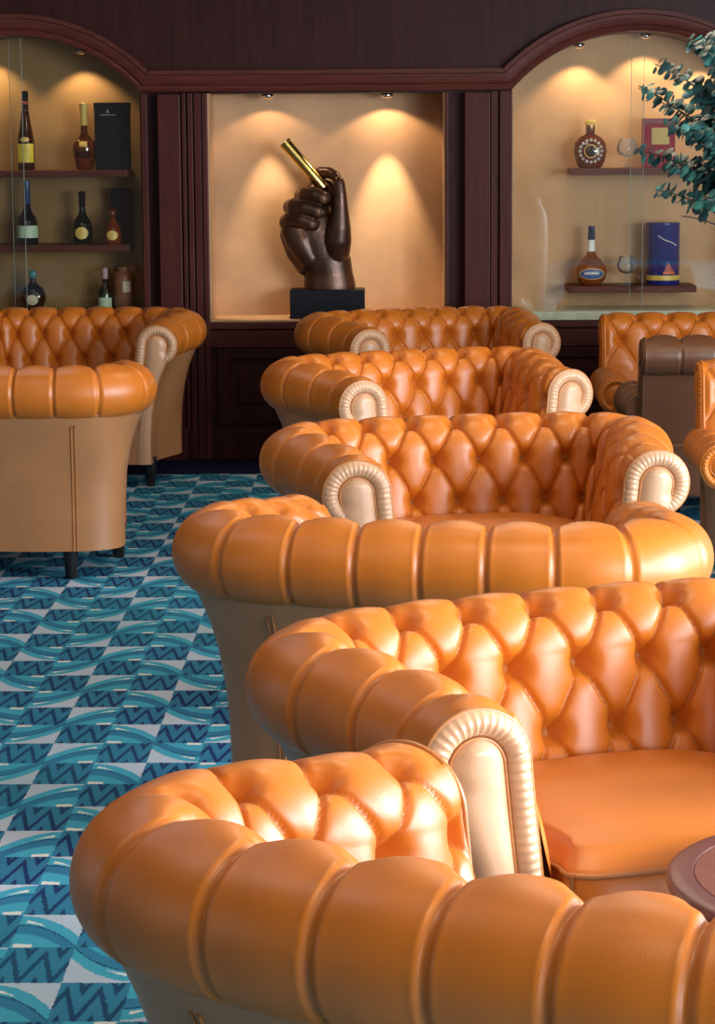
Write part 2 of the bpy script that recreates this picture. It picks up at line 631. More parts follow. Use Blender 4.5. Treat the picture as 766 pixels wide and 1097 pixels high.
YBK = YW + DEEP
lbox(MB(), niche, NX0, NX1, YBK - 0.01, YBK + 0.02, NZ0, NZ1).build('back_panel', GOLD_PANEL, niche)
lbox(MB(), niche, NX0 - 0.0, NX0 + 0.006, YW + 0.004, YBK - 0.01, NZ0 + 0.007, NZ1 - 0.006).build('side_panel', GOLD_PANEL, niche)
lbox(MB(), niche, NX1 - 0.006, NX1, YW + 0.004, YBK - 0.01, NZ0 + 0.007, NZ1 - 0.006).build('side_panel', GOLD_PANEL, niche)
lbox(MB(), niche, NX0, NX1, YW + 0.002, YBK - 0.01, NZ0, NZ0 + 0.006).build('floor_panel', GOLD_PANEL, niche)
lbox(MB(), niche, NX0, NX1, YW + 0.004, YBK - 0.01, NZ1 - 0.006, NZ1).build('top_panel', MAHOG_D, niche)
for sx, pw in ((-0.555, 1.0), (-0.012, 2.1)):
    l = niche.location
    f = MB().lathe([(0.020, 0.0), (0.027, -0.002), (0.028, -0.012), (0.022, -0.020), (0.014, -0.022)], 20, (sx - l.x, YBK - 0.14 - l.y, NZ1 - 0.006 - l.z)).build('spotlight', CHROME, niche, True)
    p = (sx, YBK - 0.14, NZ1 - 0.034)
    spot_light('niche_spot_beam', p, (sx, YBK - 0.07, NZ1 - 0.62), 30.0 * pw, (1.0, 0.78, 0.52), math.radians(44), 0.7, 0.006)
    spot_light('niche_spot_spill', p, (sx, YBK - 0.05, NZ1 - 0.45), 2.6 * pw, (1.0, 0.70, 0.42), math.radians(124), 0.3, 0.012)


# ------------------------------------------------------------------ display cabinets
def cabinet(cx, label, panel, shelves, spots, shelf_depth):
    c = thing('display_cabinet', label, 'cabinet', (cx, YW, SILL_Z - 0.04))
    l = c.location
    top = ARCH_Z + ARCH_R
    poly = [(cx - HW, SILL_Z - 0.04), (cx + HW, SILL_Z - 0.04)] + arc(cx, ARCH_R + 0.02, HW)[::-1]
    MB().prism([(x - l.x, z - l.z) for x, z in poly], YBK - 0.01 - l.y, YBK + 0.02 - l.y).build('back_panel', panel, c)
    for s in (-1, 1):
        x0, x1 = (cx - HW, cx - HW + 0.008) if s < 0 else (cx + HW - 0.008, cx + HW)
        lbox(MB(), c, x0, x1, YW + 0.03, YBK - 0.01, SILL_Z + 0.001, SPRING + 0.02).build('side_panel', panel, c)
    lbox(MB(), c, cx - HW, cx + HW, YW - 0.045, YBK - 0.01, SILL_Z - 0.04, SILL_Z, 0.004).build('sill', SILL, c)
    for x0, x1, z in shelves:
        lbox(MB(), c, x0, x1, YBK - shelf_depth, YBK - 0.01, z - 0.030, z, 0.003).build('shelf', MAHOG_T, c)
    # two glass doors that overlap in the middle
    for s in (-1, 1):
        a, b = (cx - HW, cx + 0.028) if s < 0 else (cx - 0.028, cx + HW)
        yy = YW + (0.018 if s < 0 else 0.030)
        full = arc(cx, ARCH_R, HW, 60)
        if s < 0:
            pts = [q for q in full if q[0] < b] + [(b, ARCH_Z + math.sqrt(ARCH_R ** 2 - (b - cx) ** 2)), (b, SILL_Z + 0.002), (a, SILL_Z + 0.002)]
        else:
            pts = [(a, SILL_Z + 0.002), (a, ARCH_Z + math.sqrt(ARCH_R ** 2 - (a - cx) ** 2))] + [q for q in full if q[0] > a] + [(b, SILL_Z + 0.002)]
        g = MB().prism([(x - l.x, z - l.z) for x, z in pts], yy - l.y, yy + 0.006 - l.y).build('glass_door', GLASS, c)
        e = b if s < 0 else a
        lbox(MB(), c, e - 0.0009, e + 0.0009, yy - 0.001, yy + 0.007, SILL_Z + 0.002, ARCH_Z + ARCH_R - 0.012).build('glass_edge', GLASS_EDGE, g)
    for sx, pw in spots:
        z = ARCH_Z + math.sqrt(ARCH_R ** 2 - (sx - cx) ** 2)
        MB().lathe([(0.018, 0.004), (0.026, 0.0), (0.026, -0.012), (0.016, -0.020)], 18, (sx - l.x, YBK - 0.13 - l.y, z - 0.006 - l.z)).build('spotlight', CHROME, c, True)
        spot_light('cabinet_spot', (sx, YBK - 0.13, z - 0.032), (sx, YBK - 0.05, z - 0.5), pw, WARM, math.radians(105), 0.5, 0.012)
    return c


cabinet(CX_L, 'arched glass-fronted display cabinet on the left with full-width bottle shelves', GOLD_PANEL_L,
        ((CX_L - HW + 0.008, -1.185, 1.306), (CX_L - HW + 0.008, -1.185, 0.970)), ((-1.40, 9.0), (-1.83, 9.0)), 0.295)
cabinet(CX_R, 'arched glass-fronted display cabinet on the right with two short floating shelves', GOLD_PANEL,
        ((0.817, 1.40, 1.298), (0.810, 1.39, 0.768)), ((0.86, 7.5), (1.16, 9.0), (1.42, 7.0)), 0.25)

# ------------------------------------------------------------------ tub chair
A_STEP_N = 17


def catmull(pts, n):
    pts = np.array(pts, float)
    P = np.vstack([2 * pts[0] - pts[1], pts, 2 * pts[-1] - pts[-2]])
    out = []
    for i in range(1, len(P) - 2):
        for t in np.linspace(0, 1, 24, endpoint=False):
            a, b, c, d = P[i - 1:i + 3]
            out.append(0.5 * ((2 * b) + (-a + c) * t + (2 * a - 5 * b + 4 * c - d) * t * t + (-a + 3 * b - 3 * c + d) * t ** 3))
    out.append(pts[-1])
    out = np.array(out)
    L = np.r_[0, np.cumsum(np.linalg.norm(np.diff(out, axis=0), axis=1))]
    s = np.linspace(0, L[-1], n)
    return np.c_[[np.interp(s, L, out[:, k]) for k in range(out.shape[1])]].T, L[-1]


def roll_profile(zc, r, lean, zbot, a_end=-80.0, step=0.0040):
    """(s, z) from the seat up the inner face, over the roll and round to its underside; also v = arc length below row A"""
    seat = (-r - lean, zbot)
    p = [np.array(seat), np.array([-r - lean * 0.35, zc - (zc - zbot) * 0.42]), np.array([-r, zc])]
    line, _ = catmull(p, 40)
    ang = np.radians(np.linspace(180, a_end, 80))[1:]
    circ = np.c_[r * np.cos(ang), zc + r * np.sin(ang)]
    P = np.vstack([line, circ])
    L = np.r_[0, np.cumsum(np.linalg.norm(np.diff(P, axis=0), axis=1))]
    n = int(L[-1] / step)
    s = np.linspace(0, L[-1], n)
    Q = np.c_[np.interp(s, L, P[:, 0]), np.interp(s, L, P[:, 1])]
    T = np.gradient(Q, axis=0)
    T /= np.linalg.norm(T, axis=1)[:, None]
    N = np.c_[-T[:, 1], T[:, 0]]                          # outward
    arcA = np.interp(math.radians(180 - 140) * r, [0, 1], [0, 1])
    sA = L[39] + r * math.radians(62)
    return Q, N, sA - s                                   # v positive below row A


def tuft_height(u, v, a, b, off, rows, amp=0.0155):
    """u, v arrays; buttons on a staggered lattice"""
    uu = (u - off) / a
    vv = np.clip(v, 0, None) / (2 * b)
    p, q = uu + vv, uu - vv
    g = np.abs(np.sin(PI * p)) ** 0.38 * np.abs(np.sin(PI * q)) ** 0.38
    roll = np.clip((-v - 0.005) / 0.075, 0, 1)
    roll = roll * roll * (3 - 2 * roll)
    mu = np.abs(uu - np.round(uu)) * a
    g1 = np.abs(np.sin(PI * uu)) ** 0.50 * (1 - roll) + roll * (1 - np.exp(-(mu / 0.0075) ** 2) + 0.25 * np.cos(2 * PI * uu + PI))
    # below the last row the folds fall straight to the seat
    low = np.clip((v - rows * b) / 0.03, 0, 1)
    h = np.where(v < 0, g1 * (amp * (1 - 0.80 * roll)), g * amp)
    h = h * (1 - low) + low * amp * 0.6
    dp, dq = np.abs(p - np.round(p)), np.abs(q - np.round(q))
    m = np.minimum(dp, dq) * a
    h = h - 0.0055 * np.exp(-(m / 0.0045) ** 2) * np.where(v < 0, 1 - 0.40 * roll, 1) * (1 - low)
    h = h + 0.0009 * np.exp(-((mu - 0.0105) / 0.0035) ** 2) * roll
    # buttons pull the leather in
    k = np.round(np.clip(v / b, 0, rows - 1))
    sh = 0.5 * (k % 2)
    du = (uu - sh - np.round(uu - sh)) * a
    dv = v - k * b
    rr = np.sqrt(du * du + dv * dv)
    h = h - 0.030 * np.exp(-(rr / 0.021) ** 2)
    return h


def sheet(name, path, dz, prof, a, b, off, rows, mat, parent, closed_normals=None, amp=0.0155):
    """tufted upholstery swept along a plan path; returns object and a function for points on it"""
    Q, N, v = prof
    Pn = len(path)
    T = np.gradient(path, axis=0)
    T /= np.linalg.norm(T, axis=1)[:, None]
    nrm = np.c_[-T[:, 1], T[:, 0]]                        # left of travel = outward for a path run left arm -> back -> right arm
    L = np.r_[0, np.cumsum(np.linalg.norm(np.diff(path, axis=0), axis=1))]
    U, V = np.meshgrid(L, v, indexing='ij')
    h = tuft_height(U, V, a, b, off, rows, amp)
    e = np.clip(np.minimum(U, L[-1] - U) / np.where(V > 0.02, 0.022, 0.05), 0, 1)
    h = h * (e * e * (3 - 2 * e)) + 0.002 * (1 - e)
    s = Q[None, :, 0] + N[None, :, 0] * h
    z = Q[None, :, 1] + N[None, :, 1] * h + dz[:, None] * np.clip((Q[None, :, 1] - 0.1) / 0.5, 0, 1)
    Pt = np.empty(s.shape + (3,))
    Pt[..., 0] = path[:, None, 0] + nrm[:, None, 0] * s
    Pt[..., 1] = path[:, None, 1] + nrm[:, None, 1] * s
    Pt[..., 2] = z
    nu, nv = s.shape
    idx = np.arange(nu * nv).reshape(nu, nv)
    fs = np.stack([idx[:-1, :-1], idx[:-1, 1:], idx[1:, 1:], idx[1:, :-1]], -1).reshape(-1, 4)
    me = bpy.data.meshes.new(name)
    me.from_pydata(Pt.reshape(-1, 3).tolist(), [], fs.tolist())
    me.polygons.foreach_set('use_smooth', [True] * len(me.polygons))
    me.materials.append(mat)
    o = bpy.data.objects.new(name, me)
    COL.objects.link(o)
    o.parent = parent

    def at(uq, vq, lift=0.0):
        i = int(np.argmin(np.abs(L - uq)))
        j = int(np.argmin(np.abs(v - vq)))
        n3 = Vector((nrm[i, 0] * N[j, 0], nrm[i, 1] * N[j, 0], N[j, 1]))
        return Vector(Pt[i, j]) + n3 * lift, n3
    return o, at, L


BUTTON = None


def button_mesh():
    global BUTTON
    if BUTTON is None:
        o = MB().lathe([(0.0005, -0.004), (0.0080, -0.004), (0.0092, -0.001), (0.0080, 0.0025), (0.0045, 0.0040), (0.0005, 0.0044)], 14).build('button', BTN, None, True)
        BUTTON = o.data
        bpy.data.objects.remove(o)
    return BUTTON


def add_buttons(parent, at, Ltot, a, b, off, rows, lo=0.0):
    for r in range(rows):
        u = off + (0.5 * a if r % 2 else 0) - a
        while u < Ltot - 0.05:
            if u > 0.05:
                p, n = at(u, r * b, 0.0028)
                o = bpy.data.objects.new('button', button_mesh())
                COL.objects.link(o)
                o.parent = parent
                o.location = p
                o.rotation_euler = n.to_track_quat('Z', 'Y').to_euler()
            u += a


def arm_front(parent, base, T, nrm, zc, r, lean, dz, shell, zband, mat, bw=0.039, flip=1, pipe=None):
    """ruched band, padded face and welts on the front end of an arm; base = plan point, T forward, nrm outward"""
    Q, N, _ = roll_profile(zc, r, lean, zband, -72.0, 0.004)
    f3 = Vector((T[0], T[1], 0))
    n3 = Vector((nrm[0], nrm[1], 0))
    B = Vector((base[0], base[1], 0))

    def P(s, z, f):
        zz = z + dz * min(1, max(0, (z - 0.1) / 0.5))
        return B + n3 * s + f3 * f + Vector((0, 0, zz))
    arcs = np.r_[0, np.cumsum(np.linalg.norm(np.diff(Q, axis=0), axis=1))]
    rings = []
    for i in range(len(Q)):
        row = []
        for t in np.linspace(0, 1, 13):
            ph = arcs[i] / 0.0140
            saw = (ph - math.floor(ph))
            w = (abs(math.sin(PI * saw)) ** 0.5 - 0.6) * 0.0065 * math.sin(PI * t) ** 0.5
            bl = 0.013 * math.sin(PI * t) ** 0.7 + w
            d = t * bw - 0.003
            row.append(P(Q[i, 0] - N[i, 0] * d, Q[i, 1] - N[i, 1] * d, bl + 0.001))
        rings.append(row)
    band = MB().grid(rings, flip=flip > 0).build('ruched_trim', mat, parent, True)
    # padded face: rows from the base up to the curled head
    hr = r - bw
    zs = np.r_[np.linspace(shell[0][1], zc - hr * 0.9, 34), zc + hr * np.sin(np.radians(np.linspace(-58, 89, 26)))]
    rows = []
    so = np.array(shell)
    Qi = Q[Q[:, 0] < -r * 0.7]
    for z in zs:
        cr = math.sqrt(max(hr * hr - (z - zc) ** 2, 1e-8)) if abs(z - zc) < hr else 0
        out_stem = float(np.interp(z, so[:, 1], so[:, 0])) + 0.001
        k = min(1, max(0, (z - (zc - hr)) / 0.03))
        k = k * k * (3 - 2 * k)
        eo = out_stem * (1 - k) + cr * k if z < zc else cr
        inn = float(np.interp(z, Qi[:, 1], Qi[:, 0])) + bw
        ei = max(inn, -cr) if z > zc else inn * 1.0
        if z > zc: ei = -cr
        elif z > zc - hr: ei = min(inn, -cr) if cr else inn
        rows.append((z, ei, eo))
    grid = []
    for z, ei, eo in rows:
        w = max(eo - ei, 1e-4)
        hgt = 0.019 * min(1, w / 0.07)
        row = []
        for t in np.linspace(0, 1, 17):
            s = ei + (eo - ei) * t
            row.append(P(s, z, 0.002 + hgt * (1 - abs(2 * t - 1) ** 2.6)))
        grid.append(row)
    MB().grid(grid, flip=flip < 0).build('arm_panel', mat, parent, True)
    w = MB()
    w.tube([P(Q[i, 0] + N[i, 0] * 0.002, Q[i, 1] + N[i, 1] * 0.002, 0.000) for i in range(0, len(Q), 3)], 0.0042, 8)
    w.tube([P(eo, z, 0.003) for z, ei, eo in rows] + [P(ei, z, 0.003) for z, ei, eo in rows[::-1]], 0.0032, 6)
    w.build('piping', pipe or PIPE, parent, True)


def leg_shape(x, y, mat, parent):
    MB().lathe([(0.017, 0.0), (0.019, 0.004), (0.027, 0.10), (0.028, 0.125)], 18, (x, y, 0)).build('leg', mat, parent, True)


def make_tub_chair():
    root = thing('tub_armchair', '', 'armchair')
    half = [(-0.383, -0.295), (-0.384, -0.23), (-0.398, -0.13), (-0.434, -0.02), (-0.463, 0.08), (-0.446, 0.180), (-0.365, 0.25), (-0.21, 0.283), (0, 0.29)]
    full = half + [(-x, y) for x, y in half[:-1][::-1]]
    path, Lt = catmull(full, 560)
    zc, r, lean = 0.627, 0.082, 0.056
    prof = roll_profile(zc, r, lean, 0.36)
    tt = np.clip((0.10 - path[:, 1]) / 0.39, 0, 1)
    dz = -0.032 * (tt * tt * (3 - 2 * tt))
    N = 15
    a = Lt / (N + 0.4)
    off = a * 0.70
    b = 0.108
    tub, at, L = sheet('tufted_back', path, dz, prof, a, b, off, 3, LEATHER, root)
    add_buttons(root, at, Lt, a, b, off, 3)
    T = np.gradient(path, axis=0)
    T /= np.linalg.norm(T, axis=1)[:, None]
    nrm = np.c_[-T[:, 1], T[:, 0]]
    # outer shell
    shell = [(-0.030, 0.10), (-0.030, 0.20), (-0.024, 0.32), (-0.008, 0.42), (0.012, 0.49), (0.031, 0.535), (0.046, 0.572)]
    sp, _ = catmull(shell, 30)
    sel = range(0, 560, 4)
    G = []
    for i in list(sel) + [559]:
        G.append([(path[i, 0] + nrm[i, 0] * s, path[i, 1] + nrm[i, 1] * s, z + dz[i] * min(1, max(0, (z - 0.1) / 0.5))) for s, z in sp])
    MB().grid(G, flip=True).build('outer_shell', LEATHER_BACK, root, True)
    # seams: under the roll and down the back corners
    w = MB()
    w.tube([(path[i, 0] + nrm[i, 0] * 0.0425, path[i, 1] + nrm[i, 1] * 0.0425, 0.5600 + dz[i]) for i in range(0, 560, 7)], 0.0045, 6)
    for i in (191, 368):
        for k in (-0.006, 0.006):
            w.tube([(path[i, 0] + nrm[i, 0] * (s + 0.0005) + T[i, 0] * k, path[i, 1] + nrm[i, 1] * (s + 0.0005) + T[i, 1] * k, z) for s, z in sp[:27]], 0.0026, 6)
    w.build('piping', PIPE, root, True)
    # arm fronts
    for i, sgn in ((0, -1), (559, 1)):
        arm_front(root, path[i], np.array([0.0, -1.0]), np.array([sgn * 1.0, 0.0]), zc, r, lean, dz[i], shell, 0.20, LEATHER_LIT, flip=-sgn)
    # seat platform with front rail
    inner = path + nrm * (-0.118)
    ring = [tuple(p) for p in inner[::8]]
    m = MB()
    fr = [(-0.30, -0.309), (-0.15, -0.319), (0, -0.322), (0.15, -0.319), (0.30, -0.309)]
    poly = ring + fr[::-1]
    n = len(poly)
    m.add([(x, y, 0.10) for x, y in poly] + [(x, y, 0.325) for x, y in poly], [tuple(range(n)), tuple(range(n, 2 * n))[::-1]] + [(i, n + i, n + (i + 1) % n, (i + 1) % n) for i in range(n)])
    smooth_by_angle(m.build('front_rail', LEATHER_BACK, root))
    # cushion
    cin = path + nrm * (-0.136)
    ci = [p for p in cin if p[1] > -0.293]
    ring = ci[::10] + [ci[-1]]
    fx = ring[-1][0] + 0.006
    front = [(fx, -0.307), (fx, -0.322), (fx - 0.012, -0.334)] + [(x, -0.342 - 0.022 * (1 - (x / fx) ** 2)) for x in np.linspace(fx - 0.03, -fx + 0.03, 15)] + [(-fx + 0.012, -0.334), (-fx, -0.322), (-fx, -0.307)]
    poly = np.array([tuple(p) for p in ring] + front)
    cen = np.array([0, -0.03])
    prof_c = [(0.90, 0.326), (0.975, 0.329), (0.995, 0.345), (1.0, 0.37), (1.0, 0.40), (0.992, 0.425), (0.97, 0.437), (0.93, 0.444), (0.85, 0.452), (0.7, 0.462), (0.5, 0.470), (0.3, 0.475), (0.12, 0.477), (0.0, 0.478)]

    def crown(x, y, k, z):
        if k > 0.965:
            return z
        t = min(1, (0.965 - k) / 0.10)
        return 0.438 + t * (0.006 + 0.036 * (1 - abs(x / 0.31) ** 3) * (1 - abs((y + 0.05) / 0.33) ** 3))
    prof_c = prof_c[:7] + [(k, 0) for k in np.linspace(0.95, 0.0, 24)]
    G = [[(cen[0] + (x - cen[0]) * k, cen[1] + (y - cen[1]) * k, crown((x - cen[0]) * k, cen[1] + (y - cen[1]) * k, k, z)) for x, y in poly] for k, z in prof_c]
    cu = MB().grid(G, close_v=True).build('seat_cushion', LEATHER, root, True)
    bm = bmesh.new()
    bm.from_mesh(cu.data)
    bmesh.ops.recalc_face_normals(bm, faces=bm.faces)
    bm.to_mesh(cu.data)
    bm.free()
    w = MB()
    for z, k in ((0.431, 0.990), (0.333, 0.985)):
        w.tube([(cen[0] + (x - cen[0]) * k, cen[1] + (y - cen[1]) * k, z) for x, y in poly], 0.0042, 6, closed=True)
    for s in (-1, 1):
        w.tube([(s * (fx - 0.004), -0.328, z) for z in (0.335, 0.37, 0.40, 0.43)], 0.003, 6)
    w.build('piping', PIPE, cu, True)
    for x, y in ((-0.34, -0.24), (0.34, -0.24), (-0.27, 0.19), (0.27, 0.19)):
        leg_shape(x, y, LEG, root)
    return root


TUB_GROUP = 'tan leather tub armchairs'
tub0 = make_tub_chair()
R = math.radians
# (x, y, turn of the facing direction from towards the camera, label)
tubs = [
    (0.212, 2.692, R(180 - 29), 'nearest tufted orange leather tub armchair, seen from behind at the bottom of the photo'),
    (0.338, 3.835, R(25), 'tufted tub armchair whose bright orange seat and deep buttons show large behind the nearest one'),
    (0.114, 5.125, R(180 - 10), 'tub armchair with its pleated tan back roll to us, behind the big orange seat'),
    (0.222, 6.44, R(13), 'tub armchair facing us, third from the wall in the middle row'),
    (0.125, 8.49, R(26), 'tub armchair facing us, second from the wall in the middle row'),
    (0.160, 10.58, R(22), 'farthest tub armchair of the middle row, in front of the niche with the bronze fist'),
    (-1.320, 8.50, R(180 - 6), 'tan tub armchair on the left seen from behind, its smooth back panel and seam showing'),
    (-1.345, 10.75, R(-2), 'tub armchair facing us below the left bottle cabinet'),
]
for i, (x, y, rz, lab) in enumerate(tubs):
    o = tub0 if i == 0 else copy_tree(tub0)
    o.location = (x, y, 0)
    o.rotation_euler = (0, 0, rz)
    if i == 0:
        o.scale = (1.025, 1.025, 1.025)
    else:
        o.scale = (1, 1, 1)
    o['label'] = lab
    o['group'] = TUB_GROUP


# ------------------------------------------------------------------ scroll-back armchair
def make_scroll_chair(mat, matb):
    root = thing('scroll_back_armchair', '', 'armchair')
    hw = 0.33
    # backrest: straight sheet, roll at the top bending backward; path runs so that outward is the rear
    path = np.c_[np.linspace(-hw, hw, 130), 0.24 + 0.0 * np.linspace(-1, 1, 130)]
    zc, r, lean = 0.632, 0.068, 0.055
    prof = roll_profile(zc, r, lean, 0.34)
    a, b = 0.132, 0.105
    _, at, L = sheet('tufted_back', path, np.zeros(130), prof, a, b, hw - a * 1.5 - 0.0, 2, mat, root)
    add_buttons(root, at, 2 * hw, a, b, hw - a * 1.5, 2)
    sp, _ = catmull([(-0.02, 0.10), (-0.015, 0.25), (-0.004, 0.42), (0.010, 0.54), (0.018, 0.575)], 20)
    G = [[(x, 0.24 + s, z) for s, z in sp] for x in np.linspace(-hw, hw, 12)]
    MB().grid(G, flip=True).build('rear_panel', matb, root, True)
    for sgn in (-1, 1):
        fwd = np.array([sgn * 1.0, 0.0])
        arm_front(root, (sgn * hw, 0.24), fwd, np.array([0.0, 1.0]), zc, r, lean, 0.0, [(-0.008, 0.36), (-0.004, 0.42), (0.012, 0.60)], 0.36, mat, bw=0.026, flip=sgn, pipe=mat)
    # arms
    for sgn in (-1, 1):
        ys = np.linspace(-0.29, 0.20, 110) if sgn < 0 else np.linspace(0.20, -0.29, 110)
        path = np.c_[np.full(110, sgn * 0.320), ys]
        z2, r2 = 0.415, 0.070
        pr = roll_profile(z2, r2, 0.02, 0.30)
        sheet('arm', path, np.zeros(110), pr, 0.16, 0.2, 0.10, 1, mat, root, amp=0.010)
        sh = [(-0.012, 0.10), (-0.004, 0.25), (0.012, 0.34), (0.024, 0.38)]
        s2, _ = catmull(sh, 14)
        MB().grid([[(sgn * (0.320 + s), y, z) for s, z in s2] for y in np.linspace(-0.29, 0.20, 10)], flip=sgn > 0).build('arm_side', matb, root, True)
        arm_front(root, (sgn * 0.320, -0.29), np.array([0.0, -1.0]), np.array([sgn * 1.0, 0.0]), z2, r2, 0.02, 0.0, sh, 0.20, mat, bw=0.027, flip=-sgn, pipe=mat)
        # close the rear end of the arm
        MB().prism([(sgn * 0.320 + r2 * math.cos(t), z2 + r2 * math.sin(t)) for t in np.linspace(0, 2 * PI, 28, endpoint=False)], 0.192, 0.200).build('arm_end', matb, root)
    MB().box(-0.26, 0.26, -0.30, 0.23, 0.10, 0.305, 0.012).build('seat_base', matb, root)
    cu = MB().box(-0.230, 0.230, -0.335, 0.165, 0.307, 0.425, 0.035).build('seat_cushion', mat, root, True)
    for x, y in ((-0.28, -0.25), (0.28, -0.25), (-0.26, 0.19), (0.26, 0.19)):
        leg_shape(x, y, LEG, root)
    return root


sc0 = make_scroll_chair(LEATHER, LEATHER_BACK)
sc0.location = (1.225, 10.38, 0)
tag(sc0, 'orange scroll-backed armchair facing us under the right cabinet, against the panelling', group='scroll-backed armchairs')
sc1 = copy_tree(sc0)
sc1.location = (1.37, 8.20, 0)
tag(sc1, 'scroll-backed armchair at the right edge nearest to us, its rolled arm cut by the frame', group='scroll-backed armchairs')
sc2 = make_scroll_chair(LEATHER_SHADED, LEATHER_SHADED)
sc2.location = (1.275, 9.64, 0)
sc2.rotation_euler = (0, 0, PI)
tag(sc2, 'scroll-backed armchair turned away, shade painted into its dark brown leather, between the two orange ones on the right', group='scroll-backed armchairs')

# ------------------------------------------------------------------ coffee table
tb = thing('coffee_table', 'round purple-brown coffee table with an inlaid ring between the two nearest armchairs', 'table', (0.665, 3.27, 0))
TW = wood('table_wood', (0.17, 0.065, 0.050), (0.23, 0.090, 0.070), 0.3, (3, 14, 14))
TWD = wood('table_rim_wood', (0.13, 0.055, 0.055), (0.18, 0.075, 0.075), 0.28, (3, 14, 14))
smooth_by_angle(MB().lathe([(0.05, 0.458), (0.285, 0.458), (0.296, 0.462), (0.299, 0.470), (0.296, 0.4775), (0.290, 0.480), (0.2625, 0.480), (0.262, 0.4790), (0.2605, 0.4790)], 96).build('rim', TWD, tb, True), 0.5)
smooth_by_angle(MB().lathe([(0.2600, 0.470), (0.2598, 0.4798), (0.01, 0.4800)], 96).build('inlay', TW, tb, True), 0.5)
MB().lathe([(0.20, 0.0), (0.20, 0.02), (0.06, 0.05), (0.035, 0.10), (0.032, 0.38), (0.06, 0.44), (0.12, 0.459)], 32).build('pedestal', TWD, tb, True)

# ------------------------------------------------------------------ bronze fist with cigar on its plinth
HX, HY = -0.292, YW + 0.17
pl = MB().box(-0.170, 0.170, -0.10, 0.10, 0, 0.130, 0.003).build('plinth', BLACK)
pl.location = (-0.288, HY, NZ0 + 0.006)
tag(pl, 'plain black plinth block under the bronze fist', 'plinth')

hand = thing('fist_sculpture', 'dark bronze fist holding a brass cigar upright, on the black plinth in the niche', 'sculpture', (HX, HY, NZ0 + 0.136))
PXM = 0.000785


def hp(cx, cy, dep=0):
    """sketch coordinates of the sculpture -> local metres; dep towards the viewer"""
    return Vector(((cx - 330) * PXM, -dep * PXM, (915 - cy) * PXM))


def blob(m, chain, flat=1.0, n=36):
    """chain of (cx, cy, depth, radius): overlapping rounded cones"""
    pts = []
    for (a, b) in zip(chain[:-1], chain[1:]):
        for t in np.linspace(0, 1, 16, endpoint=False):
            pts.append([a[k] + (b[k] - a[k]) * t for k in range(4)])
    pts.append(list(chain[-1]))
    for p in pts:
        c = hp(*p[:3])
        rr = p[3] * PXM
        rings = []
        for th in np.linspace(0.02, PI - 0.02, 18):
            rings.append([(c.x + rr * math.sin(th) * math.cos(f), c.y + flat * rr * math.sin(th) * math.sin(f), c.z + rr * math.cos(th)) for f in np.linspace(0, 2 * PI, n, endpoint=False)])
        base = len(m.v)
        m.grid(rings, close_v=True, flip=False)
        m.f.append(tuple(base + k for k in range(n)))
        m.f.append(tuple(base + 17 * n + k for k in range(n))[::-1])


hm = MB()
# wrist and palm
for z0 in range(2):
    pass
blob(hm, [(347, 905, 0, 152), (342, 840, 0, 142), (330, 770, 0, 146)], 0.70)
blob(hm, [(320, 770, 0, 140), (285, 690, 0, 165), (255, 620, -10, 172), (235, 560, -15, 165)], 0.62)
blob(hm, [(205, 560, -20, 135), (250, 470, -45, 120), (290, 400, -60, 105)], 0.62)
# heel of the palm opposite the thumb
blob(hm, [(230, 730, 45, 75), (180, 640, 40, 85), (150, 580, 30, 82)], 0.8)
# ball of the thumb and thumb
blob(hm, [(392, 740, 10, 60), (396, 690, 45, 74), (398, 630, 62, 80), (405, 560, 75, 70), (410, 500, 78, 58), (412, 430, 80, 47), (412, 365, 82, 41), (410, 310, 80, 35), (408, 292, 78, 30)], 0.95)
# little, ring and middle fingers, each bent round from the back of the hand
for ch in ([(165, 545, -40, 62), (112, 528, 15, 56), (128, 505, 60, 46), (190, 512, 98, 46), (240, 528, 105, 41), (262, 536, 104, 33)],
           [(195, 465, -60, 60), (128, 440, 0, 50), (150, 430, 62, 46), (215, 443, 108, 47), (275, 460, 116, 43), (303, 469, 114, 35)],
           [(250, 400, -60, 58), (190, 375, -5, 46), (215, 366, 60, 42), (270, 368, 108, 45), (312, 384, 116, 42), (330, 390, 112, 35)],
           [(300, 360, -80, 56), (270, 270, -70, 42), (300, 243, -45, 34), (350, 244, -10, 33), (385, 262, 25, 31), (398, 285, 40, 27)]):
    blob(hm, ch, 1.0)
blob(hm, [(290, 320, -70, 48), (350, 330, -30, 40), (380, 380, 10, 45)], 1.0)
blob(hm, [(120, 600, 0, 62), (160, 700, 10, 66), (215, 770, 10, 70)], 0.9)
hb = hm.build('hand', BRONZE, hand, True)
rm = hb.modifiers.new('remesh', 'REMESH')
rm.mode = 'VOXEL'
rm.voxel_size = 0.0032
rm.use_smooth_shade = True
smo = hb.modifiers.new('smooth', 'SMOOTH')
smo.iterations = 14
smo.factor = 0.5
dg = bpy.context.evaluated_depsgraph_get()
me = bpy.data.meshes.new_from_object(hb.evaluated_get(dg))
hb.modifiers.clear()
bm = bmesh.new()
bm.from_mesh(me)
r_ = bmesh.ops.bisect_plane(bm, geom=bm.verts[:] + bm.edges[:] + bm.faces[:], plane_co=(0, 0, 0.001), plane_no=(0, 0, 1), clear_inner=True)
bmesh.ops.holes_fill(bm, edges=[e for e in bm.edges if e.is_boundary], sides=0)
bm.to_mesh(me)
bm.free()
hb.data = me
me.polygons.foreach_set('use_smooth', [True] * len(me.polygons))
